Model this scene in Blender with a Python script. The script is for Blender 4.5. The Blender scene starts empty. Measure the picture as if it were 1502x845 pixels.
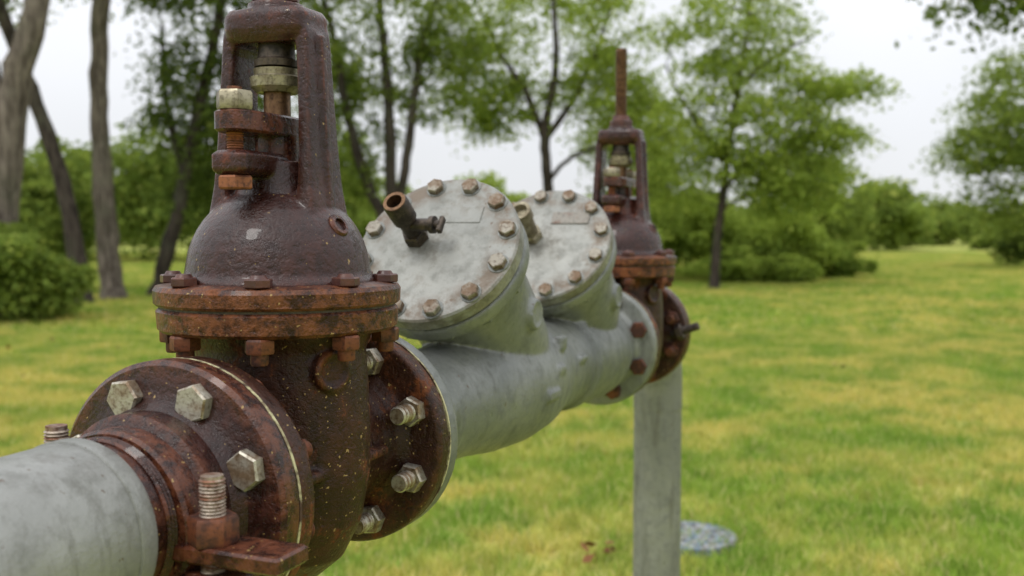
import bpy, math, random
import numpy as np
from mathutils import Vector, Matrix
random.seed(7)
rad = math.radians
scene = bpy.context.scene
COL = scene.collection

# ------------------------------------------------------------------ nodes
class NT:
    def __init__(s, name):
        s.mat = bpy.data.materials.new(name); s.mat.use_nodes = True
        s.t = s.mat.node_tree; s.t.nodes.clear()
        s.out = s.t.nodes.new('ShaderNodeOutputMaterial')
    def n(s, typ, **kw):
        nd = s.t.nodes.new(typ)
        for k, v in kw.items(): setattr(nd, k, v)
        return nd
    def l(s, a, b): s.t.links.new(a, b)
    def put(s, inp, v):
        if isinstance(v, bpy.types.NodeSocket): s.l(v, inp)
        elif isinstance(v, (tuple, list)) and len(v) == 3 and inp.type == 'RGBA': inp.default_value = (*v, 1)
        else: inp.default_value = v
    def noise(s, vec, scale, detail=4, rough=.55, dist=0):
        nd = s.n('ShaderNodeTexNoise'); s.l(vec, nd.inputs['Vector'])
        nd.inputs['Scale'].default_value = scale; nd.inputs['Detail'].default_value = detail
        nd.inputs['Roughness'].default_value = rough; nd.inputs['Distortion'].default_value = dist
        return nd.outputs['Fac']
    def rng(s, v, a, b, c=0, d=1):
        nd = s.n('ShaderNodeMapRange'); s.put(nd.inputs[0], v)
        for i, x in enumerate((a, b, c, d)): nd.inputs[i+1].default_value = x
        return nd.outputs[0]
    def mix(s, f, a, b, blend='MIX'):
        nd = s.n('ShaderNodeMix', data_type='RGBA', blend_type=blend)
        s.put(nd.inputs[0], f); s.put(nd.inputs[6], a); s.put(nd.inputs[7], b)
        return nd.outputs[2]
    def math(s, op, a, b=0.0):
        nd = s.n('ShaderNodeMath', operation=op); s.put(nd.inputs[0], a); s.put(nd.inputs[1], b)
        return nd.outputs[0]
    def vmap(s, vec, scale):
        nd = s.n('ShaderNodeMapping'); s.l(vec, nd.inputs[0]); nd.inputs['Scale'].default_value = scale
        return nd.outputs[0]
    def coords(s):
        tc = s.n('ShaderNodeTexCoord'); oi = s.n('ShaderNodeObjectInfo')
        m = s.math('MULTIPLY', oi.outputs['Random'], 13.0)
        va = s.n('ShaderNodeVectorMath', operation='ADD'); s.l(tc.outputs['Object'], va.inputs[0]); s.l(m, va.inputs[1])
        return va.outputs[0]
    def bump(s, h, strength, dist=.002, prev=None):
        nd = s.n('ShaderNodeBump'); s.l(h, nd.inputs['Height'])
        nd.inputs['Strength'].default_value = strength; nd.inputs['Distance'].default_value = dist
        if prev: s.l(prev, nd.inputs['Normal'])
        return nd.outputs[0]
    def bsdf(s, col, rough, metal=0, normal=None, spec=.5, coat=0, coat_r=.1):
        b = s.n('ShaderNodeBsdfPrincipled')
        s.put(b.inputs['Base Color'], col); s.put(b.inputs['Roughness'], rough); s.put(b.inputs['Metallic'], metal)
        b.inputs['Specular IOR Level'].default_value = spec
        b.inputs['Coat Weight'].default_value = coat; b.inputs['Coat Roughness'].default_value = coat_r
        if normal: s.l(normal, b.inputs['Normal'])
        s.l(b.outputs[0], s.out.inputs[0]); return b

def m_rust(name, dark, mid, orange, amt, rough=.32, speck=.0, coat=.25, pit=1.0, spec=.30):
    s = NT(name); v = s.coords()
    big = s.noise(v, 11, 5, .62, .6); fine = s.noise(v, 70, 6, .72); gr = s.noise(v, 330, 3, .65)
    streak = s.noise(s.vmap(v, (55, 55, 6)), 1.0, 5, .7)
    base = s.mix(s.rng(big, .38, .62), dark, mid)
    base = s.mix(s.rng(fine, .38, .60, .65, 0), base, (dark[0]*.35, dark[1]*.3, dark[2]*.25))
    comb = s.math('ADD', s.math('MULTIPLY', fine, .5), s.math('MULTIPLY', streak, .5))
    comb = s.math('ADD', comb, s.math('MULTIPLY', s.math('SUBTRACT', big, .5), .7))
    mask = s.rng(comb, .60-amt, .67-amt)
    orv = s.mix(s.rng(gr, .35, .65), orange, (orange[0]*.5, orange[1]*.4, orange[2]*.4))
    c = s.mix(s.math('MULTIPLY', mask, .85), base, orv)
    geo = s.n('ShaderNodeNewGeometry')
    edge = s.rng(geo.outputs['Pointiness'], .51, .55)
    c = s.mix(s.math('MULTIPLY', edge, s.rng(fine, .42, .58, 0, .7)), c, (orange[0]*.8, orange[1]*.9, orange[2]*1.1))
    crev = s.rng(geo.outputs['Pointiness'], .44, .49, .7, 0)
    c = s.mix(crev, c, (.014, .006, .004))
    sp = s.noise(v, 230, 2, .5)
    c = s.mix(s.rng(sp, .735-speck, .755-speck, 0, .8), c, (.36, .24, .09))
    c = s.mix(s.rng(streak, .54, .68, 0, .7), c, (dark[0]*.35, dark[1]*.3, dark[2]*.25))
    r = s.math('ADD', s.rng(fine, .3, .7, rough-.12, rough+.2), s.math('MULTIPLY', mask, .3))
    pits = s.rng(s.noise(v, 150, 2, .6), .38, .5, 0, 1)
    nb = s.bump(gr, .45*pit, .0015); nb = s.bump(pits, .4*pit, .0012, nb); nb = s.bump(fine, .5*pit, .0045, nb)
    s.bsdf(c, r, 0, nb, spec, coat, .07)
    return s.mat

def m_grey(name, a, b, stain, metal=.35, rough=.38, st=.6, ring=None):
    s = NT(name); v = s.coords()
    big = s.noise(v, 6, 5, .62, .4); fine = s.noise(v, 45, 6, .7); gr = s.noise(v, 300, 3)
    streak = s.noise(s.vmap(v, (34, 34, 5)), 1.0, 5, .72)
    c = s.mix(s.rng(big, .36, .64), a, b)
    c = s.mix(s.rng(fine, .49, .70, 0, .5), c, (a[0]*.5, a[1]*.5, a[2]*.46))
    c = s.mix(s.rng(streak, st, st+.14, 0, .6), c, stain)
    c = s.mix(s.rng(streak, .32, .45, .5, 0), c, (a[0]*.55, a[1]*.53, a[2]*.48))
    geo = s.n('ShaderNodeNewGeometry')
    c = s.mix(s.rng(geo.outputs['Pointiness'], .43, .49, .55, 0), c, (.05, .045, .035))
    sp = s.noise(v, 130, 2); c = s.mix(s.rng(sp, .71, .74, 0, .8), c, (.10, .07, .045))
    if ring:
        tc = s.n('ShaderNodeTexCoord'); m = s.vmap(tc.outputs['Object'], (1, 1, 0))
        ln = s.n('ShaderNodeVectorMath', operation='LENGTH'); s.l(m, ln.inputs[0])
        d = s.math('ABSOLUTE', s.math('SUBTRACT', ln.outputs['Value'], .096))
        k = s.math('MULTIPLY', s.rng(d, .006, .026, 1, 0), s.rng(s.noise(v, 30, 5, .7), .43, .57))
        c = s.mix(s.math('MULTIPLY', k, .75), c, (.125, .08, .044))
        e = s.rng(ln.outputs['Value'], .107, .112, 0, .6); c = s.mix(s.math('MULTIPLY', e, s.rng(fine, .4, .6)), c, (.08, .075, .055))
        e = s.rng(ln.outputs['Value'], .018, .045, 1, 0); c = s.mix(s.math('MULTIPLY', e, s.rng(fine, .4, .6, 0, .5)), c, (.10, .085, .06))
    nb = s.bump(gr, .3, .0008); nb = s.bump(fine, .4, .003, nb)
    s.bsdf(c, s.rng(fine, .3, .7, rough-.12, rough+.24), metal, nb, .5)
    return s.mat

def m_metal(name, a, b, metal=.7, rough=.38, scale=60, lo=.42, hi=.62):
    s = NT(name); v = s.coords()
    f = s.noise(v, scale, 5, .65); gr = s.noise(v, 350, 3)
    g2 = s.n('ShaderNodeNewGeometry')
    f2 = s.math('ADD', f, s.math('MULTIPLY', s.math('SUBTRACT', g2.outputs['Random Per Island'], .5), .25))
    c = s.mix(s.rng(f2, lo, hi), a, b)
    f3 = s.noise(v, scale*4, 4); c = s.mix(s.rng(f3, .5, .68, 0, .6), c, (b[0]*.4, b[1]*.4, b[2]*.4))
    s.bsdf(c, s.rng(f, .3, .7, rough, rough+.25), metal, s.bump(gr, .35, .001), .5)
    return s.mat

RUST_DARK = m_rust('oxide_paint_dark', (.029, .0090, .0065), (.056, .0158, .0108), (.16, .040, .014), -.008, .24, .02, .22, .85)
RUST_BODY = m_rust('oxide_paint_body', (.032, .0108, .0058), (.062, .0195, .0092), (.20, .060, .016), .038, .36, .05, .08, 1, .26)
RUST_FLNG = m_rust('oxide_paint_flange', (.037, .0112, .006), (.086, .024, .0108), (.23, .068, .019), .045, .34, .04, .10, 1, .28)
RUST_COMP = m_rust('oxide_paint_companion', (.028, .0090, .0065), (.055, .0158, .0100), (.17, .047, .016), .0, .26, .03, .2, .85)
GREY = m_grey('weathered_galvanised', (.140, .149, .140), (.225, .232, .218), (.30, .30, .28))
GREYC = m_grey('cover_grey', (.225, .228, .21), (.31, .31, .285), (.16, .14, .11), .2, .42, .55, ring=True)
PIPE = m_grey('galvanised_pipe', (.205, .209, .195), (.305, .307, .288), (.12, .112, .095), .35, .38, .55)
ZINC = m_metal('zinc_bolt', (.44, .41, .34), (.22, .15, .09), .65, .36, 60, .42, .66)
RBOLT = m_metal('rusty_bolt', (.15, .045, .017), (.055, .019, .011), .2, .5)
OBOLT = m_metal('orange_rust_bolt', (.24, .082, .03), (.11, .035, .015), .15, .5)
DBOLT = m_metal('painted_bolt', (.05, .0155, .012), (.10, .03, .016), .0, .3)
GBOLT = m_metal('grey_bolt', (.27, .245, .20), (.15, .095, .055), .4, .42)
BRASS = m_metal('aged_bronze', (.18, .10, .05), (.09, .045, .025), .7, .32)
CUP = m_metal('cup_ring', (.32, .285, .20), (.17, .14, .09), .6, .3)
GASK = m_metal('gasket_edge', (.48, .44, .25), (.07, .035, .02), 0, .7, 40, .42, .56)
DARK = m_metal('dark_iron', (.075, .055, .04), (.03, .022, .018), .4, .4)

# ------------------------------------------------------------------ mesh builder
I4 = Matrix.Identity(4)
def T(x, y, z): return Matrix.Translation((x, y, z))
RY = Matrix.Rotation(-math.pi/2, 4, 'X')   # z -> +y
RX = Matrix.Rotation(math.pi/2, 4, 'Y')    # z -> +x
FLIP = Matrix.Rotation(math.pi, 4, 'X')
def RZ(a): return Matrix.Rotation(a, 4, 'Z')

class MB:
    def __init__(s): s.v = []; s.f = []
    def add(s, V, F, M=I4):
        o = len(s.v); s.v += [tuple(M @ Vector(p)) for p in V]
        s.f += [tuple(i+o for i in f) for f in F]; return s
    def rev(s, prof, seg=64, M=I4, ph=0):
        V = []; F = []; R = []
        for r, z in prof:
            if r < 1e-6: R.append([len(V)]); V.append((0, 0, z))
            else:
                R.append(list(range(len(V), len(V)+seg)))
                V += [(r*math.cos(ph+2*math.pi*k/seg), r*math.sin(ph+2*math.pi*k/seg), z) for k in range(seg)]
        for a, b in zip(R[:-1], R[1:]):
            for k in range(seg):
                k2 = (k+1) % seg
                if len(a) == 1 and len(b) == 1: continue
                if len(a) == 1: F.append((a[0], b[k2], b[k]))
                elif len(b) == 1: F.append((a[k], a[k2], b[0]))
                else: F.append((a[k], a[k2], b[k2], b[k]))
        return s.add(V, F, M)
    def loft(s, rings, M=I4, cap=True):
        V = [p for r in rings for p in r]; n = len(rings[0]); F = []
        for i in range(len(rings)-1):
            for k in range(n):
                k2 = (k+1) % n; F.append((i*n+k, i*n+k2, (i+1)*n+k2, (i+1)*n+k))
        if cap:
            F.append(tuple(reversed(range(n)))); F.append(tuple(range((len(rings)-1)*n, len(rings)*n)))
        return s.add(V, F, M)
    def box(s, sx, sy, sz, M=I4, b=0):
        x, y, z = sx/2, sy/2, sz/2
        def ring(zz, i): return [(-x+i, -y, zz), (x-i, -y, zz), (x, -y+i, zz), (x, y-i, zz), (x-i, y, zz), (-x+i, y, zz), (-x, y-i, zz), (-x, -y+i, zz)]
        b = b or min(sx, sy, sz)*.08
        def sh(r, k): return [(p[0]*(1-k/x), p[1]*(1-k/y), p[2]) for p in r]
        return s.loft([sh(ring(-z, b), b), ring(-z+b, b), ring(z-b, b), sh(ring(z, b), b)], M)
    def tube(s, pts, rs, seg=16, M=I4):
        rings = []; pts = [Vector(p) for p in pts]; up = None
        for i, p in enumerate(pts):
            t = (pts[min(i+1, len(pts)-1)]-pts[max(i-1, 0)]).normalized()
            if up is None: up = t.orthogonal().normalized()
            up = (up - t*up.dot(t)).normalized(); w = t.cross(up)
            rings.append([tuple(p+(up*math.cos(2*math.pi*k/seg)+w*math.sin(2*math.pi*k/seg))*rs[i]) for k in range(seg)])
        return s.loft(rings, M)
    def hexp(s, r, h, M=I4, ph=0):
        return s.rev([(0, 0), (r*.93, 0), (r, h*.12), (r, h*.86), (r*.9, h), (0, h)], 6, M, ph)
    def thread(s, r, h, M=I4, p=.0022, seg=20):
        prof = [(0, 0), (r*.9, 0)]; z = p*.5
        while z < h-p:
            prof += [(r, z), (r*.86, z+p*.5)]; z += p
        prof += [(r*.85, h), (0, h)]
        return s.rev(prof, seg, M)
    def obj(s, name, mat, parent, ang=32, remesh=0, sm=3, data=None, ml=None):
        if data is None:
            me = bpy.data.meshes.new(name); me.from_pydata(s.v, [], s.f); me.validate()
            if remesh:
                o = bpy.data.objects.new(name, me); COL.objects.link(o)
                md = o.modifiers.new('r', 'REMESH'); md.mode = 'VOXEL'; md.voxel_size = remesh
                m2 = o.modifiers.new('s', 'SMOOTH'); m2.factor = .5; m2.iterations = sm
                dg = bpy.context.evaluated_depsgraph_get(); dg.update()
                me2 = bpy.data.meshes.new_from_object(o.evaluated_get(dg))
                bpy.data.objects.remove(o); me = me2; me.name = name
            me.polygons.foreach_set('use_smooth', [True]*len(me.polygons))
            if not remesh: me.set_sharp_from_angle(angle=rad(ang))
            me.materials.clear(); me.materials.append(mat)
        else: me = data
        o = bpy.data.objects.new(name, me); COL.objects.link(o); o.parent = parent
        if ml is not None: o.matrix_local = ml
        return o

def empty(name, loc=(0, 0, 0), rz=0):
    e = bpy.data.objects.new(name, None); COL.objects.link(e); e.location = loc; e.rotation_euler = (0, 0, rz)
    e.empty_display_size = .1
    return e

TH = rad(22.1); UX, UY = math.sin(TH), math.cos(TH)
OX, OY, OZ = -.222, .95, 1.0293
def along(s): return (OX+UX*s, OY+UY*s, OZ)
RF = .1145
def flange_prof(y0, y1, r=RF, b=.0025):
    return [(0, y0), (r-b, y0), (r, y0+b), (r, y1-b), (r-b, y1), (0, y1)]

# ------------------------------------------------------------------ gate valve
parts = []
def P(name, mb, mat, **k): parts.append((name, mb, mat, k))
body = MB()
body.rev([(0, -.118), (.035, -.112), (.062, -.09), (.08, -.055), (.089, -.01), (.09, .035), (.088, .08), (.086, .11), (.094, .128), (0, .130)], 64, Matrix.Diagonal((1, .76, 1, 1)))
body.rev([(0, -.137), (RF-.003, -.137), (RF, -.133), (RF, -.118), (RF-.003, -.114), (.08, -.112), (.070, -.104), (.064, -.085), (.064, .085),
          (.070, .104), (.08, .112), (RF-.003, .114), (RF, .118), (RF, .133), (RF-.003, .137), (0, .137)], 72, RY)
for q in (0, 1):   # round cast pads and side ribs
    body.rev([(0, 0), (.019, 0), (.019, .013), (.0175, .0145), (.0145, .0145), (.0135, .013), (.0125, .0115), (0, .0115)], 32, RZ(rad(-22)+q*math.pi) @ T(.073, 0, .094) @ RX)
    body.box(.02, .16, .012, T((1-2*q)*.064, 0, 0), .003)
body.box(.012, .14, .05, T(0, 0, -.09), .003)
P('body', body, RUST_BODY, remesh=.0021, sm=3)
lf = MB().rev([(0, .128), (.108, .128), (.1115, .131), (.1125, .147), (.110, .1495), (0, .1495)], 96)
P('body_flange', lf, RUST_FLNG)
P('bonnet_gasket', MB().rev([(0, .1495), (.109, .1495), (.109, .152), (0, .152)], 64), DARK)
uf = MB().rev([(0, .152), (.112, .152), (.1145, .1545), (.1150, .166), (.1125, .1700), (.098, .1725), (.092, .1730), (0, .173)], 96)
P('bonnet_flange', uf, RUST_FLNG)
bon = MB()
prof = [(0, .165), (.093, .165), (.092, .174), (.087, .180)]
for i in range(1, 12):
    a = i/12*math.pi/2; prof.append((.086*math.cos(a*.98), .180+.083*math.sin(a)))
prof += [(0, .263)]
bon.rev(prof, 72)
bon.rev([(0, .24), (.045, .24), (.038, .262), (.033, .285), (0, .285)], 48)
for sx in (-1, 1):
    rings = []
    for (x, z, t, w) in [(.044, .200, .030, .076), (.047, .235, .025, .066), (.0468, .262, .018, .057), (.0455, .30, .0150, .051), (.0435, .345, .0145, .046), (.0415, .385, .0145, .043), (.039, .402, .017, .043), (.034, .418, .018, .043)]:
        rg = []
        for k in range(24):
            a = 2*math.pi*k/24; ca, sa = math.cos(a), math.sin(a)
            rg.append((sx*(x+.5*t*math.copysign(abs(ca)**.38, ca)), .5*w*math.copysign(abs(sa)**.38, sa), z))
        rings.append(rg if sx > 0 else rg[::-1])
    bon.loft(rings)
    bon.loft([[(sx*.045, -.004, .235), (sx*.060, -.004, .235), (sx*.060, .004, .235), (sx*.045, .004, .235)][::sx],
              [(sx*.040, -.004, .40), (sx*.0525, -.004, .40), (sx*.0525, .004, .40), (sx*.040, .004, .40)][::sx]])       # stiffening rib
def oval(x, y, z, e=.6, n=32):
    return [(x*math.copysign(abs(math.cos(2*math.pi*k/n))**e, math.cos(2*math.pi*k/n)), y*math.copysign(abs(math.sin(2*math.pi*k/n))**e, math.sin(2*math.pi*k/n)), z) for k in range(n)]
bon.loft([oval(.034, .024, .394, .45), oval(.043, .028, .400, .45), oval(.0455, .030, .407, .45), oval(.045, .030, .419, .45), oval(.041, .027, .425, .45)])
bon.rev([(0, .42), (.027, .42), (.026, .432), (0, .432)], 40)
bon.box(.036, .156, .022, T(0, 0, .281), .004)               # gland bolt lugs
P('bonnet', bon, RUST_DARK, remesh=.0018, sm=2)
gl = MB()
gl.loft([oval(.019, .078, .308), oval(.021, .081, .310), oval(.021, .081, .325), oval(.019, .078, .327)])
gl.rev([(0, .285), (.021, .285), (.021, .31), (0, .31)], 32)
P('packing_gland', gl, RUST_DARK)
gb = MB(); gn = MB(); gn2 = MB()
for sy in (-1, 1):
    gb.thread(.0078, .086, T(0, sy*.064, .262))
    gn.hexp(.0165, .017, T(0, sy*.064, .3275), .3)
    gn2.hexp(.0165, .012, T(0, sy*.064, .2575), .1)
P('gland_bolts', gb, OBOLT); P('gland_nuts', gn, CUP); P('gland_lower_nuts', gn2, OBOLT)
st = MB(); st.rev([(0, .28), (.0125, .28), (.0125, .352), (0, .352)], 32)
st.thread(.0125, .588-.434-.0, T(0, 0, .434), .0042, 28); st.thread(.0125, .05, T(0, 0, .372), .0042, 28)
P('stem', st, BRASS)
P('stem_ring', MB().rev([(0, .350), (.019, .350), (.024, .355), (.025, .364), (.021, .366), (.0215, .372), (0, .372)], 40), CUP)
P('stem_bushing', MB().rev([(0, .374), (.0205, .374), (.021, .380), (.0175, .382), (.0165, .398), (0, .398)], 32), DARK)
cap = MB().hexp(.024, .012, T(0, 0, .4325)); cap.rev([(0, .444), (.018, .444), (.016, .454), (0, .454)], 24)
P('stem_nut', cap, DBOLT)
bh = MB(); bnut = MB()
for k in range(8):
    a = rad(3+45*k) - math.pi/2 + TH
    x, y = .1*math.cos(a), .1*math.sin(a)
    bh.hexp(.0125, .008, T(x, y, .1715), a); bh.rev([(0, .008), (.008, .008), (.006, .011), (0, .011)], 16, T(x, y, .1715))
    bnut.hexp(.0135, .013, T(x, y, .115) , a+.3); bnut.rev([(0, .105), (.007, .105), (.008, .107), (.008, .116), (0, .116)], 16, T(x, y, 0))
P('bonnet_bolt_heads', bh, DBOLT); P('bonnet_nuts', bnut, RBOLT)
plug = MB(); a = rad(61) - math.pi/2 + TH
Mp = RZ(a) @ T(.062, 0, .220) @ Matrix.Rotation(rad(62), 4, 'Y')
plug.rev([(0, 0), (.0115, 0), (.0115, .012), (.0095, .014), (.0065, .014), (.006, .009), (0, .009)], 28, Mp)
P('bonnet_plug', plug, RUST_DARK)

meshes = {}
def valve(name, s):
    e = empty(name, along(s), -TH)
    for pn, mb, mat, k in parts:
        o = mb.obj(pn, mat, e, data=meshes.get(pn), **k); meshes[pn] = o.data
    return e
gv1 = valve('gate_valve', 0); gv2 = valve('gate_valve', 1.18)

def flange_bolts(parent, y_head, y_nut, head_dir, headmat, nutmat, tail=.018):
    H = MB(); N = MB(); B = MB()
    for k in range(8):
        ph = rad(22.5+45*k); x, z = .0905*math.sin(ph), .0905*math.cos(ph); j = random.uniform(0, 1)
        tl = tail*random.uniform(.75, 1.15)
        A, C_ = (RY @ FLIP, RY) if head_dir < 0 else (RY, RY @ FLIP)
        H.hexp(.0162, .0115, T(x, y_head, z) @ A, j); N.hexp(.0155, .014, T(x, y_nut, z) @ C_, j*2)
        B.thread(.0095, tl+.014, T(x, y_nut, z) @ C_)
    H.obj('bolt_heads', headmat, parent); N.obj('bolt_nuts', nutmat, parent); B.obj('bolt_ends', nutmat, parent)

# ------------------------------------------------------------------ inlet pipe + companion flange + clamp
ip = empty('inlet_pipe', along(0), -TH)
MB().rev([(0, -.250), (.062, -.250), (.0625, -.205), (.066, -.203), (.078, -.196), (.0775, -.176), (.0845, -.165), (.09, -.1625), (RF-.003, -.1605), (RF+.001, -.157), (RF+.001, -.1415), (RF-.002, -.1395), (0, -.1395)], 96, RY).obj('companion_flange', RUST_COMP, ip)
MB().rev([(0, -.1395), (RF+.0006, -.1395), (RF+.0006, -.1365), (0, -.1365)], 80, RY).obj('gasket', GASK, ip)
thr = MB(); pr = [(0, -.232)]
for i in range(9): pr += [(.0635, -.231+i*.0032), (.0655, -.2294+i*.0032)]
pr += [(.063, -.200), (0, -.200)]
thr.rev(pr, 80, RY).obj('pipe_thread', RUST_DARK, ip)
pp = MB()
pth = [(0, -.245, 0), (0, -.2455, 0), (0, -.249, 0), (0, -.262, 0), (0, -.2625, 0), (0, -.30, 0), (0, -.40, 0)]
rr = [.060, .0675, .0695, .0695, .068, .0675, .0675]
for i in range(1, 13):
    a = i/12*math.pi/2; pth.append((0, -.40-.16*math.sin(a), -.16*(1-math.cos(a)))); rr.append(.0675)
pth.append((0, -.56, -1.06)); rr.append(.0675)
pp.tube(pth, rr, 72).obj('pipe', PIPE, ip)
flange_bolts(ip, -.1605, -.1135, -1, ZINC, RBOLT)
pc = empty('pipe_clamp', along(-.205), -TH)
c = MB()
c.box(.095, .040, .013, T(.1065, 0, -.016), .002); c.box(.055, .036, .013, T(-.082, 0, -.016), .002)
c.box(.05, .034, .010, T(.088, 0, -.036), .003)
c.rev([(.063, -.016), (.071, -.016), (.0735, -.013), (.0735, .013), (.071, .016), (.063, .016), (.063, -.016)], 64, T(0, 0, -.004) @ RY)
c.obj('clamp_band', RUST_COMP, pc)
c = MB(); d = MB()
for sx in (-1, 1):
    xx = .086 if sx > 0 else -.080; up_ = 0 if sx > 0 else .022; yy = -.004 if sx > 0 else .010
    c.hexp(.0190, .021, T(xx, yy, -.0095), .55); c.hexp(.017, .012, T(xx, yy, -.053), .1)
    d.thread(.0098, .088+up_, T(xx, yy, -.047), .0026, 28)
c.obj('clamp_nuts', RBOLT, pc); d.obj('clamp_bolts', m_metal('bolt_thread_steel', (.36, .30, .24), (.18, .075, .04), .6, .34), pc)

# ------------------------------------------------------------------ double check valve
cv = empty('double_check_valve', along(0), -TH)
run = MB()
run.rev([(0, .1395), (RF-.003, .1395), (RF, .142), (RF, .157), (RF-.003, .160), (.083, .162), (.074, .172), (.070, .20), (.070, .28), (.077, .37), (.088, .45),
         (.093, .53), (.090, .60), (.079, .655), (.0755, .72), (.078, .80), (.087, .88), (.088, .95), (.080, .99), (.076, 1.008), (.084, 1.018), (RF-.003, 1.02), (RF, 1.023), (RF, 1.039), (RF-.003, 1.0415), (0, 1.0415)], 72, RY)
run.rev([(.07, .772), (.083, .774), (.085, .779), (.085, .787), (.083, .792), (.07, .794)], 72, RY)
n_ = Vector((0, -.8, .6)); e2 = Vector((0, .6, .8))
def coverM(y): return Matrix(((1, 0, 0, 0), (0, e2.y, n_.y, y), (0, e2.z, n_.z, .195), (0, 0, 0, 1)))
covers = [coverM(.339), coverM(.735)]
for i, M in enumerate(covers):
    L = .30 if i == 0 else .265
    run.rev([(0, -L), (.04, -L), (.066, -L+.02), (.079, -L+.06), (.084, -.17), (.087, -.10), (.092, -.058), (.099, -.044), (.1095, -.040), (.1115, -.037), (.1115, -.019), (.109, -.0165), (0, -.0165)], 72, M)
    for q in (0, 1):
        run.rev([(0, -.02), (.022, -.02), (.022, .006), (.020, .008), (.017, .008), (.016, .006), (0, .006)], 32, M @ RZ(q*math.pi) @ T(.085, 0, -.145) @ RX)
run.box(.006, .03, .012, T(.091, .56, .02), .001); run.box(.006, .045, .014, T(.093, .52, -.012), .001)
run.box(.012, .026, .022, T(.079, .59, .055), .002); run.box(.006, .035, .01, T(.078, .70, .018), .001)
run.obj('body', GREY, cv, remesh=.0032, sm=3)
for i, M in enumerate(covers):
    c = MB().rev([(0, -.013), (.1085, -.013), (.1115, -.0105), (.1115, .0065), (.109, .009), (.080, .0095), (0, .0105)], 96)
    if i == 0: c.box(.060, .026, .0012, T(.022, .050, .0104), .0005)
    c.obj('cover', GREYC, cv, ml=M)
    MB().rev([(0, -.0165), (.107, -.0165), (.107, -.013), (0, -.013)], 64, M).obj('cover_gasket', DARK, cv)
    h = MB(); w = MB()
    for k in range(12):
        a = rad(15+30*k)
        h.hexp(.0115, .009, M @ T(.097*math.cos(a), .097*math.sin(a), .0095), random.random())
        w.rev([(0, .008), (.0135, .008), (.0135, .0105), (0, .0105)], 20, M @ T(.097*math.cos(a), .097*math.sin(a), 0))
        w.hexp(.0115, .010, M @ T(.097*math.cos(a), .097*math.sin(a), -.047), random.random())
    h.obj('cover_bolts', GBOLT, cv); w.obj('cover_washers', GREY, cv)
M = covers[0]
tc = MB(); Mt = M @ T(-.028, .012, .009)
tc.hexp(.0165, .016, Mt); tc.rev([(0, .014), (.0115, .014), (.0115, .040), (.0155, .043), (.016, .072), (.0145, .076), (.0115, .076), (.0105, .060), (0, .060)], 32, Mt)
tc.rev([(0, 0), (.008, 0), (.008, .024), (.011, .025), (.011, .031), (.006, .032), (.006, .038), (0, .038)], 20, Mt @ T(.008, -.003, .034) @ RX)
tc.box(.006, .022, .009, Mt @ T(.047, -.003, .034), .001)
tc.obj('test_cock', DARK, cv)
MB().rev([(.0102, .062), (.0145, .0755), (.0145, .0775), (.0102, .0775), (.0102, .062)], 32, Mt).obj('test_cock_mouth', BRASS, cv)
Mt = covers[1] @ T(-.022, .012, .009)
tc = MB(); tc.hexp(.0185, .014, Mt); tc.rev([(0, .014), (.013, .014), (.014, .05), (.017, .052), (.017, .072), (.012, .072), (.011, .06), (0, .06)], 32, Mt)
tc.rev([(0, 0), (.007, 0), (.007, .02), (.010, .021), (.010, .028), (0, .028)], 20, Mt @ T(-.008, 0, .034) @ RX @ FLIP)
tc.obj('test_cock_brass', CUP, cv)
MB().box(.064, .024, .0018, covers[1] @ T(.036, .050, .0112), .0006).obj('nameplate', m_metal('rusted_plate', (.13, .060, .034), (.26, .24, .21), .1, .6, 50, .46, .60), cv)
MB().rev([(0, .137), (RF-.0005, .137), (RF-.0005, .1395), (0, .1395)], 80, RY).obj('gasket_inlet', GASK, cv)
MB().rev([(0, 1.0415), (RF-.001, 1.0415), (RF-.001, 1.043), (0, 1.043)], 80, RY).obj('gasket_outlet', GASK, cv)
flange_bolts(cv, .160, .1135, 1, GBOLT, ZINC, .02)
flange_bolts(cv, 1.02, 1.18-.1135, -1, RBOLT, RBOLT)

# ------------------------------------------------------------------ outlet pipe
op = empty('outlet_pipe', along(1.18), -TH)
MB().rev(flange_prof(.1385, .160), 80, RY).obj('companion_flange', RUST_COMP, op)
MB().rev([(0, .16), (.078, .16), (.072, .185), (.062, .19), (0, .19)], 64, RY).obj('flange_hub', RUST_COMP, op)
pth = [(0, .165, 0), (0, .188, 0)]; rr = [.057, .057]
for i in range(1, 13):
    a = i/12*math.pi/2; pth.append((0, .188+.145*math.sin(a), -.145*(1-math.cos(a)))); rr.append(.0575)
pth += [(0, .333, -.20), (0, .333, -.201), (0, .333, -1.05)]; rr += [.0575, .0565, .0565]
MB().tube(pth, rr, 56).obj('pipe', PIPE, op)
flange_bolts(op, .160, .1135, 1, RBOLT, RBOLT, .02)
d = MB(); Md = T(.0905*math.sin(rad(67.5)), .105, .0905*math.cos(rad(67.5))-.035) @ Matrix.Rotation(rad(70), 4, 'Y')
d.thread(.009, .062, Md, .003); d.hexp(.018, .014, Md @ T(0, 0, .012))
d.obj('tamper_switch_stud', DARK, op)

# ------------------------------------------------------------------ fast numpy meshes
def np_mesh(name, V, F, mat, parent, smooth=False):
    me = bpy.data.meshes.new(name); n = F.shape[1]
    me.vertices.add(len(V)); me.vertices.foreach_set('co', V.astype(np.float32).ravel())
    me.loops.add(F.size); me.loops.foreach_set('vertex_index', F.astype(np.int32).ravel())
    me.polygons.add(len(F)); me.polygons.foreach_set('loop_start', np.arange(0, F.size, n, dtype=np.int32))
    me.update(calc_edges=True); me.validate()
    me.materials.append(mat)
    o = bpy.data.objects.new(name, me); COL.objects.link(o); o.parent = parent; return o

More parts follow.
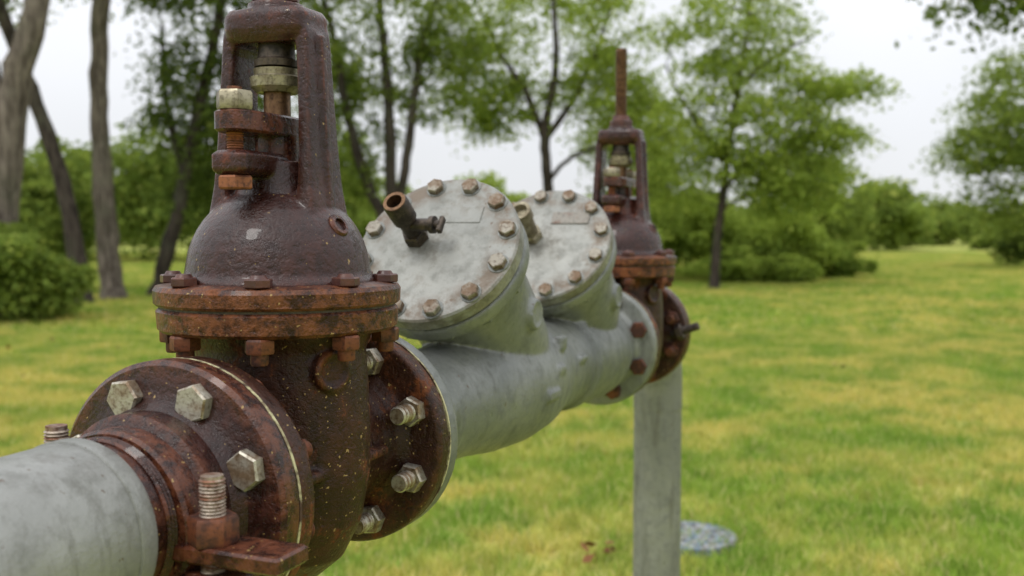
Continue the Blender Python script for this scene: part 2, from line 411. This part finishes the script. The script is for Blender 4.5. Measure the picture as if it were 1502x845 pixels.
def leaves(C, L, rng, up=.5, asp=.55):
    N = len(C); L = L*rng.uniform(.6, 1.35, N)[:, None]
    nrm = rng.normal(size=(N, 3)); nrm /= np.linalg.norm(nrm, axis=1)[:, None]; nrm[:, 2] += up
    nrm /= np.linalg.norm(nrm, axis=1)[:, None]
    t = rng.normal(size=(N, 3)); t -= nrm*(t*nrm).sum(1)[:, None]; t /= np.linalg.norm(t, axis=1)[:, None]
    b = np.cross(nrm, t)
    V = np.stack([C+t*L*.5, C+b*L*asp*.5+t*L*.05, C-t*L*.5, C-b*L*asp*.5+t*L*.05], 1).reshape(-1, 3)
    return V, np.arange(4*N).reshape(N, 4)

def m_leaf(name, dk, lt, yl, trans=.35):
    s = NT(name); g = s.n('ShaderNodeNewGeometry')
    c1 = s.noise(g.outputs['Position'], 1.1, 3)
    v = s.math('ADD', s.math('MULTIPLY', g.outputs['Random Per Island'], .55), s.rng(c1, .38, .62, 0, .45))
    c = s.mix(v, dk, lt); c = s.mix(s.rng(g.outputs['Random Per Island'], .88, 1.0, 0, .8), c, yl)
    p = s.n('ShaderNodeBsdfDiffuse'); s.l(c, p.inputs[0])
    tr = s.n('ShaderNodeBsdfTranslucent'); s.l(s.mix(.5, c, (lt[0]*1.6, lt[1]*1.5, lt[2])), tr.inputs[0])
    mx = s.n('ShaderNodeMixShader'); mx.inputs[0].default_value = trans
    s.l(p.outputs[0], mx.inputs[1]); s.l(tr.outputs[0], mx.inputs[2]); s.l(mx.outputs[0], s.out.inputs[0])
    return s.mat
LEAF_D = m_leaf('leaf_dark', (.038, .066, .018), (.15, .21, .048), (.27, .30, .07), .42)
LEAF_M = m_leaf('leaf_mid', (.055, .095, .024), (.25, .33, .07), (.38, .41, .10), .44)
LEAF_L = m_leaf('leaf_light', (.088, .145, .030), (.35, .45, .09), (.50, .54, .13), .46)
def m_bark(name, a, b):
    s = NT(name); g = s.n('ShaderNodeNewGeometry'); v = g.outputs['Position']
    f = s.noise(s.vmap(v, (16, 16, 2.5)), 1, 6, .65); f2 = s.noise(v, 2.2, 3)
    c = s.mix(s.rng(f, .38, .62), a, b); c = s.mix(s.rng(f2, .5, .7, 0, .35), c, (.10, .11, .07))
    s.bsdf(c, .9, 0, s.bump(f, .9, .04), .2); return s.mat
BARK = m_bark('bark_grey', (.055, .042, .034), (.22, .185, .155))
BARKD = m_bark('bark_dark', (.022, .017, .014), (.085, .068, .055))

def interp(poly, step=.25):
    out = []; P_ = np.array(poly, float)
    for i in range(len(P_)-1):
        p0 = P_[max(i-1, 0)]; p1 = P_[i]; p2 = P_[i+1]; p3 = P_[min(i+2, len(P_)-1)]
        n = max(2, int(np.linalg.norm(p2[:3]-p1[:3])/step))
        for k in range(n):
            t = k/n; out.append(.5*((2*p1)+(-p0+p2)*t+(2*p0-5*p1+4*p2-p3)*t*t+(-p0+3*p1-3*p2+p3)*t**3))
    out.append(P_[-1]); return np.array(out)

def tree(name, stems, crowns, nclump, per, lsize, leafmat, barkmat, seed, csig=.30, flat=.5, up=.5):
    rng = np.random.default_rng(seed); e = empty(name, stems[0][0][:3]); base = Vector(stems[0][0][:3])
    mb = MB(); cand = []
    for si, st_ in enumerate(stems):
        pts = interp(st_); pts[1:, :2] += rng.normal(size=(len(pts)-1, 2))*.012; pts[:, 3] *= rng.uniform(.93, 1.08, len(pts))
        if si == 0 or st_[0][2] < .1: pts[0, 3] *= 1.45; pts[1, 3] *= 1.12
        mb.tube(pts[:, :3], pts[:, 3], 12)
        cand += [tuple(p) for p in pts if p[2] > 1.3]
    W = np.array([c[6] for c in crowns], float); W /= W.sum(); cl = []
    for i in range(nclump):
        c = crowns[rng.choice(len(crowns), p=W)]
        d = rng.normal(size=3); d /= np.linalg.norm(d); q = rng.uniform(.15, 1)**.45
        cl.append(np.array(c[:3])+d*q*np.array(c[3:6]))
    cd = np.array(cand); stem_d = [np.min(np.linalg.norm(cd[:, :3]-c, axis=1)) for c in cl]
    C = []
    for i in np.argsort(stem_d):
        c = cl[i]; cd = np.array(cand); dv = c-cd[:, :3]; dist = np.linalg.norm(dv, axis=1)
        cost = dist+np.maximum(0, -(dv[:, 2]-.25*dist))*.9; j = int(np.argmin(cost)); p0 = cd[j, :3]; L = dist[j]
        r0 = min(cd[j, 3]*.6, .014+.015*L); mid = (p0+c)/2+rng.normal(size=3)*.07*L+np.array([0, 0, .10*L])
        ks = np.linspace(0, 1, 6); bp = [(1-t)**2*p0+2*t*(1-t)*mid+t*t*c for t in ks]; br = [r0*(1-t)+.006*t for t in ks]
        mb.tube(bp, br, 6); cand += [tuple(bp[k])+(br[k],) for k in (2, 3, 4)]
        n = int(per*rng.uniform(.4, 1.5)); s_ = csig*rng.uniform(.6, 1.3)
        pts = np.clip(rng.normal(size=(n, 3)), -1.75, 1.75)*np.array([s_, s_, s_*flat]); pts[:, 2] -= .25*(pts[:, 0]**2+pts[:, 1]**2)/s_
        C.append(c+pts)
        m = max(4, n//5); tt = rng.uniform(.35, 1, m)[:, None]; C.append((1-tt)*p0+tt*c+rng.normal(size=(m, 3))*.07)
    off = np.array(base)
    mb.v = [(v[0]-off[0], v[1]-off[1], v[2]-off[2]) for v in mb.v]
    mb.obj('trunk', barkmat, e, 60)
    V, F = leaves(np.concatenate(C)-off, lsize, rng, up); np_mesh('foliage', V, F, leafmat, e)
    return e

# left trees (cottonwood-like, tall bare trunks)
tree('cottonwood_tree', [[(-7.35, 14, -.1, .27), (-7.15, 14, 1.6, .235), (-6.96, 14, 3.05, .21), (-6.62, 14, 4.3, .17), (-6.3, 14.1, 6.6, .12), (-6.0, 14.3, 9, .05)],
      [(-7.05, 14, 2.5, .15), (-7.4, 14.1, 3.9, .13), (-7.9, 14.4, 5.6, .10), (-8.4, 14.8, 8, .04)]],
     [(-6.6, 14.3, 8, 2.8, 2.4, 1.9, 3), (-8, 14.8, 6.6, 1.6, 1.6, 1.5, 1)], 110, 55, .12, LEAF_M, BARK, 1)
tree('cottonwood_tree', [[(-7.35, 17, -.1, .17), (-7.58, 17, 1.8, .14), (-8.05, 17, 3.4, .12), (-8.6, 17, 4.95, .10), (-9.2, 17, 7, .05)]],
     [(-9.2, 17.3, 6.8, 2.2, 2, 2.0, 1)], 80, 60, .12, LEAF_M, BARKD, 2)
tree('cottonwood_tree', [[(-7.22, 18, -.1, .21), (-7.35, 18, 1.96, .175), (-7.41, 18, 3.57, .16), (-7.31, 18, 5.4, .14), (-7.2, 18, 8, .07)]],
     [(-7.0, 18.3, 8, 2.3, 2, 2.0, 3)], 80, 60, .12, LEAF_M, BARK, 3)
tree('cottonwood_tree', [[(-6.84, 19, -.1, .15), (-6.36, 19, 1.6, .13), (-6.0, 19, 3.2, .115), (-5.48, 19, 5.4, .09), (-5.1, 19, 7.6, .04)],
      [(-6.2, 19, 2.3, .07), (-6.6, 19.2, 3.6, .06), (-6.7, 19.3, 5.2, .03)]],
     [(-5.6, 19.2, 6.0, 1.6, 1.7, 1.7, 3), (-6.3, 19.6, 3.4, .7, 1.0, 1.5, 1.8), (-5.3, 19.2, 3.6, .7, .8, 1.2, 1.2), (-6.2, 19.5, 1.9, .7, .8, .6, .6)], 200, 75, .12, LEAF_D, BARKD, 4)
# centre trees
tree('elm_tree', [[(-2.6, 22, -.1, .16), (-2.65, 22, 1.0, .15), (-2.66, 22, 2.05, .13), (-2.7, 22, 4.2, .11), (-2.88, 22, 6.3, .08), (-2.9, 22, 8.4, .03)],
      [(-2.62, 22, .4, .13), (-2.8, 22, 1.4, .13), (-3.18, 22, 2.3, .12), (-3.56, 22, 3.6, .10), (-3.9, 22, 5.4, .07), (-4.3, 22, 7.2, .03)],
      [(-2.6, 22, .5, .12), (-2.43, 22, 2.1, .11), (-2.2, 22, 3.6, .10), (-1.97, 22, 5.3, .07), (-1.5, 22, 6.6, .03)]],
     [(-3.1, 22.2, 6.6, 2.3, 2, 1.9, 4), (-4.1, 22.3, 4.3, .9, 1, 1.2, 1.2), (-1.4, 22.2, 5.0, .9, .9, 1.2, 1.2), (-2.9, 22.6, 4.2, 1.1, .8, .9, .8), (-3.6, 22.6, 2.6, .7, .8, .7, .5)], 250, 70, .12, LEAF_M, BARKD, 5)
tree('elm_tree', [[(.85, 24, -.1, .16), (.86, 24, 2.2, .13), (.8, 24, 3.7, .11), (1.05, 24, 5.2, .08), (.97, 24, 6.8, .05), (.9, 24, 8.2, .03)],
      [(.8, 24, 3.4, .09), (.3, 24, 4.6, .07), (-.35, 24, 5.6, .045), (-.9, 24, 6.8, .02)],
      [(.84, 24, 3.5, .085), (1.6, 24, 4.6, .065), (2.1, 24, 5.8, .045), (2.5, 24, 7, .02)],
      [(.85, 24, 2.4, .06), (1.4, 24, 3.0, .05), (2.3, 24, 3.4, .035), (3.0, 24, 4.1, .02)]],
     [(.9, 24.2, 6.2, 2.6, 2, 1.8, 4.5), (-.7, 24.2, 4.8, 1.0, 1, 1.2, 1.4), (2.3, 24.2, 4.6, 1.2, 1, 1.2, 1.7), (3.2, 24.4, 3.6, .8, 1, 1.2, 1.0), (.3, 24.4, 4.4, .8, .7, .7, .5)], 300, 62, .12, LEAF_L, BARKD, 6)
tree('elm_tree', [[(3.6, 28, -.1, .14), (3.6, 28, 2, .11), (3.5, 28, 4, .07), (3.5, 28, 5.6, .03)]],
     [(3.6, 28, 3.6, 1.7, 1.4, 1.9, 3), (3.9, 28, 1.9, 1.6, 1.2, 1.0, 1.3)], 160, 66, .14, LEAF_M, BARKD, 16, .36)
tree('honey_locust_tree', [[(4.27, 21, -.1, .11), (4.33, 21, 1.08, .09), (4.5, 21, 2.5, .08), (4.73, 21, 4.24, .055), (4.95, 21, 5.8, .035), (5.0, 21, 7, .02)],
      [(4.45, 21, 2.1, .045), (5.1, 21, 2.9, .04), (5.9, 21, 3.5, .03), (6.9, 21, 4.2, .02)],
      [(4.5, 21, 2.6, .04), (3.8, 21, 3.6, .03), (3.2, 21, 4.7, .02)],
      [(4.75, 21, 4.3, .035), (5.5, 21, 4.9, .03), (6.3, 21, 5.3, .02)],
      [(4.4, 21, 1.7, .03), (5.2, 21, 2.1, .025), (6.3, 21, 2.2, .015)]],
     [(5.0, 21.1, 3.7, 1.9, 1.6, 1.6, 4.2), (4.6, 21, 5.6, 1.6, 1.5, 1.3, 2.2), (6.8, 21, 4.35, .95, .7, .30, .9), (5.9, 21.1, 2.4, 1.3, 1.1, .9, 1.9), (6.5, 21, 3.3, .9, .8, .3, .7), (3.6, 21.2, 2.4, .8, .8, .6, .7)],
     390, 64, .11, LEAF_L, BARKD, 7, .30, .28, .7)
tree('elm_tree', [[(8.4, 28, -.1, .13), (8.4, 28, 1.6, .10), (8.3, 28, 3.2, .05)]],
     [(8.2, 28, 2.6, 1.4, 1.2, 1.4, 3), (9.2, 28, 1.6, .9, .9, .8, 1)], 110, 66, .14, LEAF_M, BARKD, 17, .36)
tree('linden_tree', [[(17.3, 32, -.1, .2), (17.3, 32, 2, .17), (17.1, 32, 5, .12), (17, 32, 8, .04)], [(17.3, 32, 2.8, .09), (16.2, 32, 3.8, .07), (15, 32, 4.3, .03)]],
     [(17.2, 32, 5.2, 2.9, 2.6, 2.2, 4), (15.2, 32, 3.9, 1.3, 1.2, .8, 1.1), (16.6, 32, 2.3, 2.2, 2, 1.1, 1.5)], 240, 62, .17, LEAF_M, BARKD, 8, .44, .34)
tree('maple_tree', [[(8.9, 11, -.1, .2), (8.8, 11, 2, .17), (8.4, 11, 4, .12), (8, 11, 7, .05)], [(8.6, 11, 3.2, .08), (7.2, 11, 3.9, .06), (5.9, 11, 4.1, .03)]],
     [(7.6, 11.2, 5.0, 2.9, 2.0, 1.2, 3), (5.6, 11, 3.95, .9, .8, .35, 1.1)], 180, 60, .10, LEAF_D, BARKD, 9, .26, .5)

# foliage masses (belts of shrubs and far woods)
def mass(name, blobs, n_per, lsize, mat, seed, up=.3):
    rng = np.random.default_rng(seed); C = []
    for (x, y, z, rx, ry, rz) in blobs:
        k = max(7, int(11*rx*rz/(1+.3*rx)))
        for _ in range(k):
            d = rng.normal(size=3); d /= np.linalg.norm(d); d[2] = abs(d[2])*1.0-.25
            c = np.array([x, y, z])+d*np.array([rx, ry, rz])*rng.uniform(.5, 1.25)
            s_ = rng.uniform(.10, .30)*min(rx, rz)
            C.append(c+np.clip(rng.normal(size=(int(n_per/k*rng.uniform(.4, 1.5)), 3)), -1.9, 1.9)*np.array([s_, s_, s_*.6]))
        m = n_per//3; q = rng.normal(size=(m, 3)); q /= np.linalg.norm(q, axis=1)[:, None]
        C.append(np.array([x, y, z])+q*np.array([rx, ry, rz])*rng.uniform(.3, .85, m)[:, None])
    C = np.concatenate(C); C = C[C[:, 2] > .02]
    e = empty(name, blobs[0][:2]+(0,)); off = np.array(blobs[0][:2]+(0,))
    V, F = leaves(C-off, lsize, rng, up, .7); np_mesh('foliage', V, F, mat, e)
R = np.random.default_rng(11)
mass('shrub', [(-6.9, 13.3, .55, 1.15, .9, .75), (-7.9, 13.6, .9, 1.2, 1, 1.0), (-6.5, 13.8, .45, .7, .7, .6)], 6500, .09, LEAF_M, 21)
mass('shrub', [(-10.4, 19, 1.2, 1.4, 1.0, 1.6), (-9.2, 20, 1.1, .9, 1.0, 1.5)], 5500, .11, LEAF_M, 22)
mass('hedgerow', [(-26+1.7*i, 41+R.uniform(-2, 2), 2.2, 2.0, 1.8, R.uniform(2.2, 4.2)) for i in range(12)], 3500, .24, LEAF_M, 23)
mass('hedgerow', [(-8+1.7*i, 46+R.uniform(-2, 2), 1.3, 1.9, 1.5, R.uniform(1.4, 2.9)) for i in range(9)], 2600, .25, LEAF_L, 24)
mass('hedgerow', [(3.6, 25, 1.0, 1.2, 1, 1.1), (4.9, 25.5, .9, 1.2, 1, 1.1), (6.1, 25, .8, 1.2, 1, 1.0), (7.3, 25.5, .7, 1.1, 1, .95), (5.2, 23.6, .35, 1.1, .7, .45), (6.6, 23.8, .3, 1.0, .7, .4), (8.6, 26.5, .4, .8, .8, .7)], 4200, .13, LEAF_L, 25)
bl = []
for i in range(34): bl.append((-75+4.6*i+R.uniform(-1, 1), 88+R.uniform(-6, 8), 1.5, 3.6, 3, R.uniform(1.6, 3.8)))
for (x, y, h) in [(23, 62, 4.6), (25.5, 66, 3.4), (20.5, 64, 3.2), (31, 66, 2.6), (34, 66, 2.4), (38, 60, 3.6), (42, 60, 5), (-30, 50, 6), (-36, 52, 7), (-24, 54, 5), (29, 75, 3), (13, 70, 4), (17, 68, 3.2)]:
    bl.append((x, y, h*.45, h*.5, h*.5, h*.62))
mass('distant_trees', bl, 1700, .50, LEAF_M, 26)
mass('spruce_tree', [(17.6, 35, 1.2, .7, .7, 1.1), (17.6, 35, .5, 1.0, .9, .6)], 2500, .12, LEAF_D, 27)

# ------------------------------------------------------------------ lawn
def lawn_color(s, v, rnd=None):
    a = s.noise(v, .45, 4, .62, .5); b = s.noise(v, 2.0, 4, .68); c_ = s.noise(v, 9, 2)
    m = s.math('ADD', s.math('MULTIPLY', a, .55), s.math('MULTIPLY', b, .45))
    c = s.mix(s.rng(m, .44, .57), (.29, .41, .058), (.62, .55, .15))
    c = s.mix(s.rng(b, .40, .52, .6, 0), c, (.18, .31, .045))
    c = s.mix(s.rng(c_, .45, .7, 0, .4), c, (.20, .32, .045))
    if rnd: c = s.mix(s.rng(rnd, .78, 1, 0, .8), c, (.72, .60, .30)); c = s.mix(s.rng(rnd, 0, .3, .5, 0), c, (.13, .24, .038))
    return c
s = NT('lawn_soil'); g = s.n('ShaderNodeNewGeometry'); v = g.outputs['Position']
c = lawn_color(s, v); f = s.noise(v, 14, 6, .7)
c = s.mix(s.rng(f, .35, .65, .1, .6), c, (.15, .14, .05))
s.bsdf(c, .95, 0, s.bump(f, .6, .03), .1); SOIL = s.mat
s = NT('grass_blades'); g = s.n('ShaderNodeNewGeometry')
c = lawn_color(s, g.outputs['Position'], g.outputs['Random Per Island'])
p = s.n('ShaderNodeBsdfDiffuse'); s.l(c, p.inputs[0])
tr = s.n('ShaderNodeBsdfTranslucent'); s.l(c, tr.inputs[0]); mx = s.n('ShaderNodeMixShader'); mx.inputs[0].default_value = .4
s.l(p.outputs[0], mx.inputs[1]); s.l(tr.outputs[0], mx.inputs[2]); s.l(mx.outputs[0], s.out.inputs[0]); BLADE = s.mat

gm = bpy.data.meshes.new('ground'); S = 600
gm.from_pydata([(-S, -S, 0), (S, -S, 0), (S, S, 0), (-S, S, 0)], [], [(0, 1, 2, 3)]); gm.materials.append(SOIL)
go = bpy.data.objects.new('ground', gm); COL.objects.link(go)

def tile(size, n, h, w, seed):
    rng = np.random.default_rng(seed)
    b = np.zeros((n, 3)); b[:, :2] = rng.uniform(-size/2, size/2, (n, 2))
    cl_ = rng.uniform(-size/2, size/2, (n//25, 2)); k = rng.integers(0, n//25, n//2)
    b[:n//2, :2] = cl_[k]+rng.normal(size=(n//2, 2))*.022*size**.5
    a = rng.uniform(0, 2*math.pi, n); wd = np.stack([np.cos(a), np.sin(a), 0*a], 1)*(w*rng.uniform(.6, 1.3, n)/2)[:, None]
    H = h*rng.uniform(.4, 1.2, n); H[:n//2] *= 1.25; ln = rng.normal(size=(n, 2))*.45; lean = np.concatenate([ln*H[:, None], 0*H[:, None]], 1)
    up = np.stack([0*H, 0*H, H], 1)
    m = b+lean*.35+up*.6; tp = b+lean+up
    V = np.stack([b-wd, b+wd, m-wd*.8, m+wd*.8, tp], 1).reshape(-1, 3)
    base = np.arange(n)[:, None]*5
    F = np.concatenate([base+np.array([[0, 1, 3]]), base+np.array([[0, 3, 2]]), base+np.array([[2, 3, 4]])], 1).reshape(-1, 3)
    return V, F
grass = empty('grass')
def proto(size, n, h, w, seed):
    V, F = tile(size, n, h, w, seed); return np_mesh('grass_patch', V, F, BLADE, grass)
tA = [proto(1.0, 5200, .050, .006, 31), proto(1.0, 5200, .056, .006, 32)]
tB = [proto(4.0, 12000, .06, .018, 33), proto(4.0, 12000, .06, .018, 34)]
used = set()
def put(protos, x, y):
    p = random.choice(protos)
    if p.name not in used: o = p; used.add(p.name)
    else: o = bpy.data.objects.new('grass_patch', p.data); COL.objects.link(o); o.parent = grass
    o.location = (x, y, 0); o.rotation_euler = (0, 0, random.randrange(4)*math.pi/2)
for j in range(2, 12):
    hw = int(.58*j+2.2)
    for i in range(-hw, hw+1): put(tA, i+.5, j+.5)
for j in range(0, 11):
    y = 14+4*j; hw = int((.60*y+4)/4)
    for i in range(-hw, hw+1): put(tB, i*4, y)

# valve box cover in the lawn
s = NT('mottled_lid'); v = s.coords(); a = s.noise(v, 30, 6, .75); b = s.noise(v, 70, 4)
c = s.mix(s.rng(a, .42, .58), (.11, .18, .25), (.34, .35, .33)); c = s.mix(s.rng(b, .46, .58, 0, .8), c, (.08, .055, .04))
s.bsdf(c, .6, .1, s.bump(b, .4, .004)); LID = s.mat
vb = empty('valve_box_cover', (.715, 3.93, 0))
lid = MB().rev([(0, 0), (.182, 0), (.182, .030), (.176, .036), (.160, .037), (.158, .032), (.150, .032), (.148, .038), (0, .041)], 56)
for k in range(14):
    a_ = k*2.399; r_ = .035*math.sqrt(k+.5); lid.box(.022, .022, .006, T(r_*math.cos(a_), r_*math.sin(a_), .0425) @ RZ(a_), .002)
lid.obj('lid', LID, vb)

# fallen leaves
rng = np.random.default_rng(44)
pts = []
for (cx, cy, n, sp) in [(.30, 3.66, 6, .05), (.40, 3.68, 4, .06), (2.9, 8.8, 2, .05), (-5.5, 11.5, 6, .5), (-3, 9, 8, 2), (6, 15, 12, 4)]:
    q = rng.normal(size=(n, 3))*sp+np.array([cx, cy, 0]); q[:, 2] = .040+rng.uniform(0, .02, n); pts.append(q)
V, F = leaves(np.concatenate(pts), .055, rng, .9, .7)
s = NT('dry_leaf'); g = s.n('ShaderNodeNewGeometry')
s.bsdf(s.mix(g.outputs['Random Per Island'], (.09, .035, .018), (.22, .10, .035)), .8, 0, None, .2); np_mesh('fallen_leaves', V, F, s.mat, None)

# ------------------------------------------------------------------ sky, sun
w = bpy.data.worlds.new('World'); scene.world = w; w.use_nodes = True; t = w.node_tree; t.nodes.clear()
out = t.nodes.new('ShaderNodeOutputWorld'); bg = t.nodes.new('ShaderNodeBackground'); t.links.new(bg.outputs[0], out.inputs[0])
sky = t.nodes.new('ShaderNodeTexSky'); sky.sky_type = 'NISHITA'; sky.sun_disc = False
SE, SR = rad(52), rad(215); sky.sun_elevation = SE; sky.sun_rotation = SR
tcn = t.nodes.new('ShaderNodeTexCoord'); sp = t.nodes.new('ShaderNodeSeparateXYZ'); t.links.new(tcn.outputs['Generated'], sp.inputs[0])
mr = t.nodes.new('ShaderNodeMapRange'); t.links.new(sp.outputs[2], mr.inputs[0])
for i, x in enumerate((0, 1, 8.5, 19.5)): mr.inputs[i+1].default_value = x
nz = t.nodes.new('ShaderNodeTexNoise'); t.links.new(tcn.outputs['Generated'], nz.inputs['Vector']); nz.inputs['Scale'].default_value = 2.2; nz.inputs['Detail'].default_value = 4
m2 = t.nodes.new('ShaderNodeMapRange'); t.links.new(nz.outputs['Fac'], m2.inputs[0])
for i, x in enumerate((.3, .7, .92, 1.08)): m2.inputs[i+1].default_value = x
mu = t.nodes.new('ShaderNodeMath'); mu.operation = 'MULTIPLY'; t.links.new(mr.outputs[0], mu.inputs[0]); t.links.new(m2.outputs[0], mu.inputs[1])
tint = t.nodes.new('ShaderNodeVectorMath'); tint.operation = 'SCALE'; tint.inputs[0].default_value = (.97, .985, 1.02); t.links.new(mu.outputs[0], tint.inputs['Scale'])
mx = t.nodes.new('ShaderNodeMix'); mx.data_type = 'RGBA'; mx.inputs[0].default_value = .93
t.links.new(sky.outputs[0], mx.inputs[6]); t.links.new(tint.outputs[0], mx.inputs[7]); t.links.new(mx.outputs[2], bg.inputs[0]); bg.inputs[1].default_value = .1
sl = bpy.data.lights.new('sun', 'SUN'); sl.energy = 1.3; sl.angle = rad(16); sl.color = (1, .975, .93)
so = bpy.data.objects.new('sun', sl); COL.objects.link(so)
dirv = Vector((math.sin(SR)*math.cos(SE), math.cos(SR)*math.cos(SE), math.sin(SE)))
so.rotation_euler = dirv.to_track_quat('Z', 'Y').to_euler(); so.location = (0, 0, 10)

cam = bpy.data.cameras.new('camera'); co = bpy.data.objects.new('camera', cam); COL.objects.link(co)
co.location = (0, 0, 1.25); co.rotation_euler = (rad(90-3.3), 0, 0)
cam.lens = 35; cam.sensor_width = 36; cam.clip_start = .02; cam.clip_end = 2000
cam.dof.use_dof = True; cam.dof.focus_distance = .93; cam.dof.aperture_fstop = 5.8
scene.camera = co
scene.view_settings.view_transform = 'Standard'; scene.view_settings.look = 'None'; scene.view_settings.exposure = 0
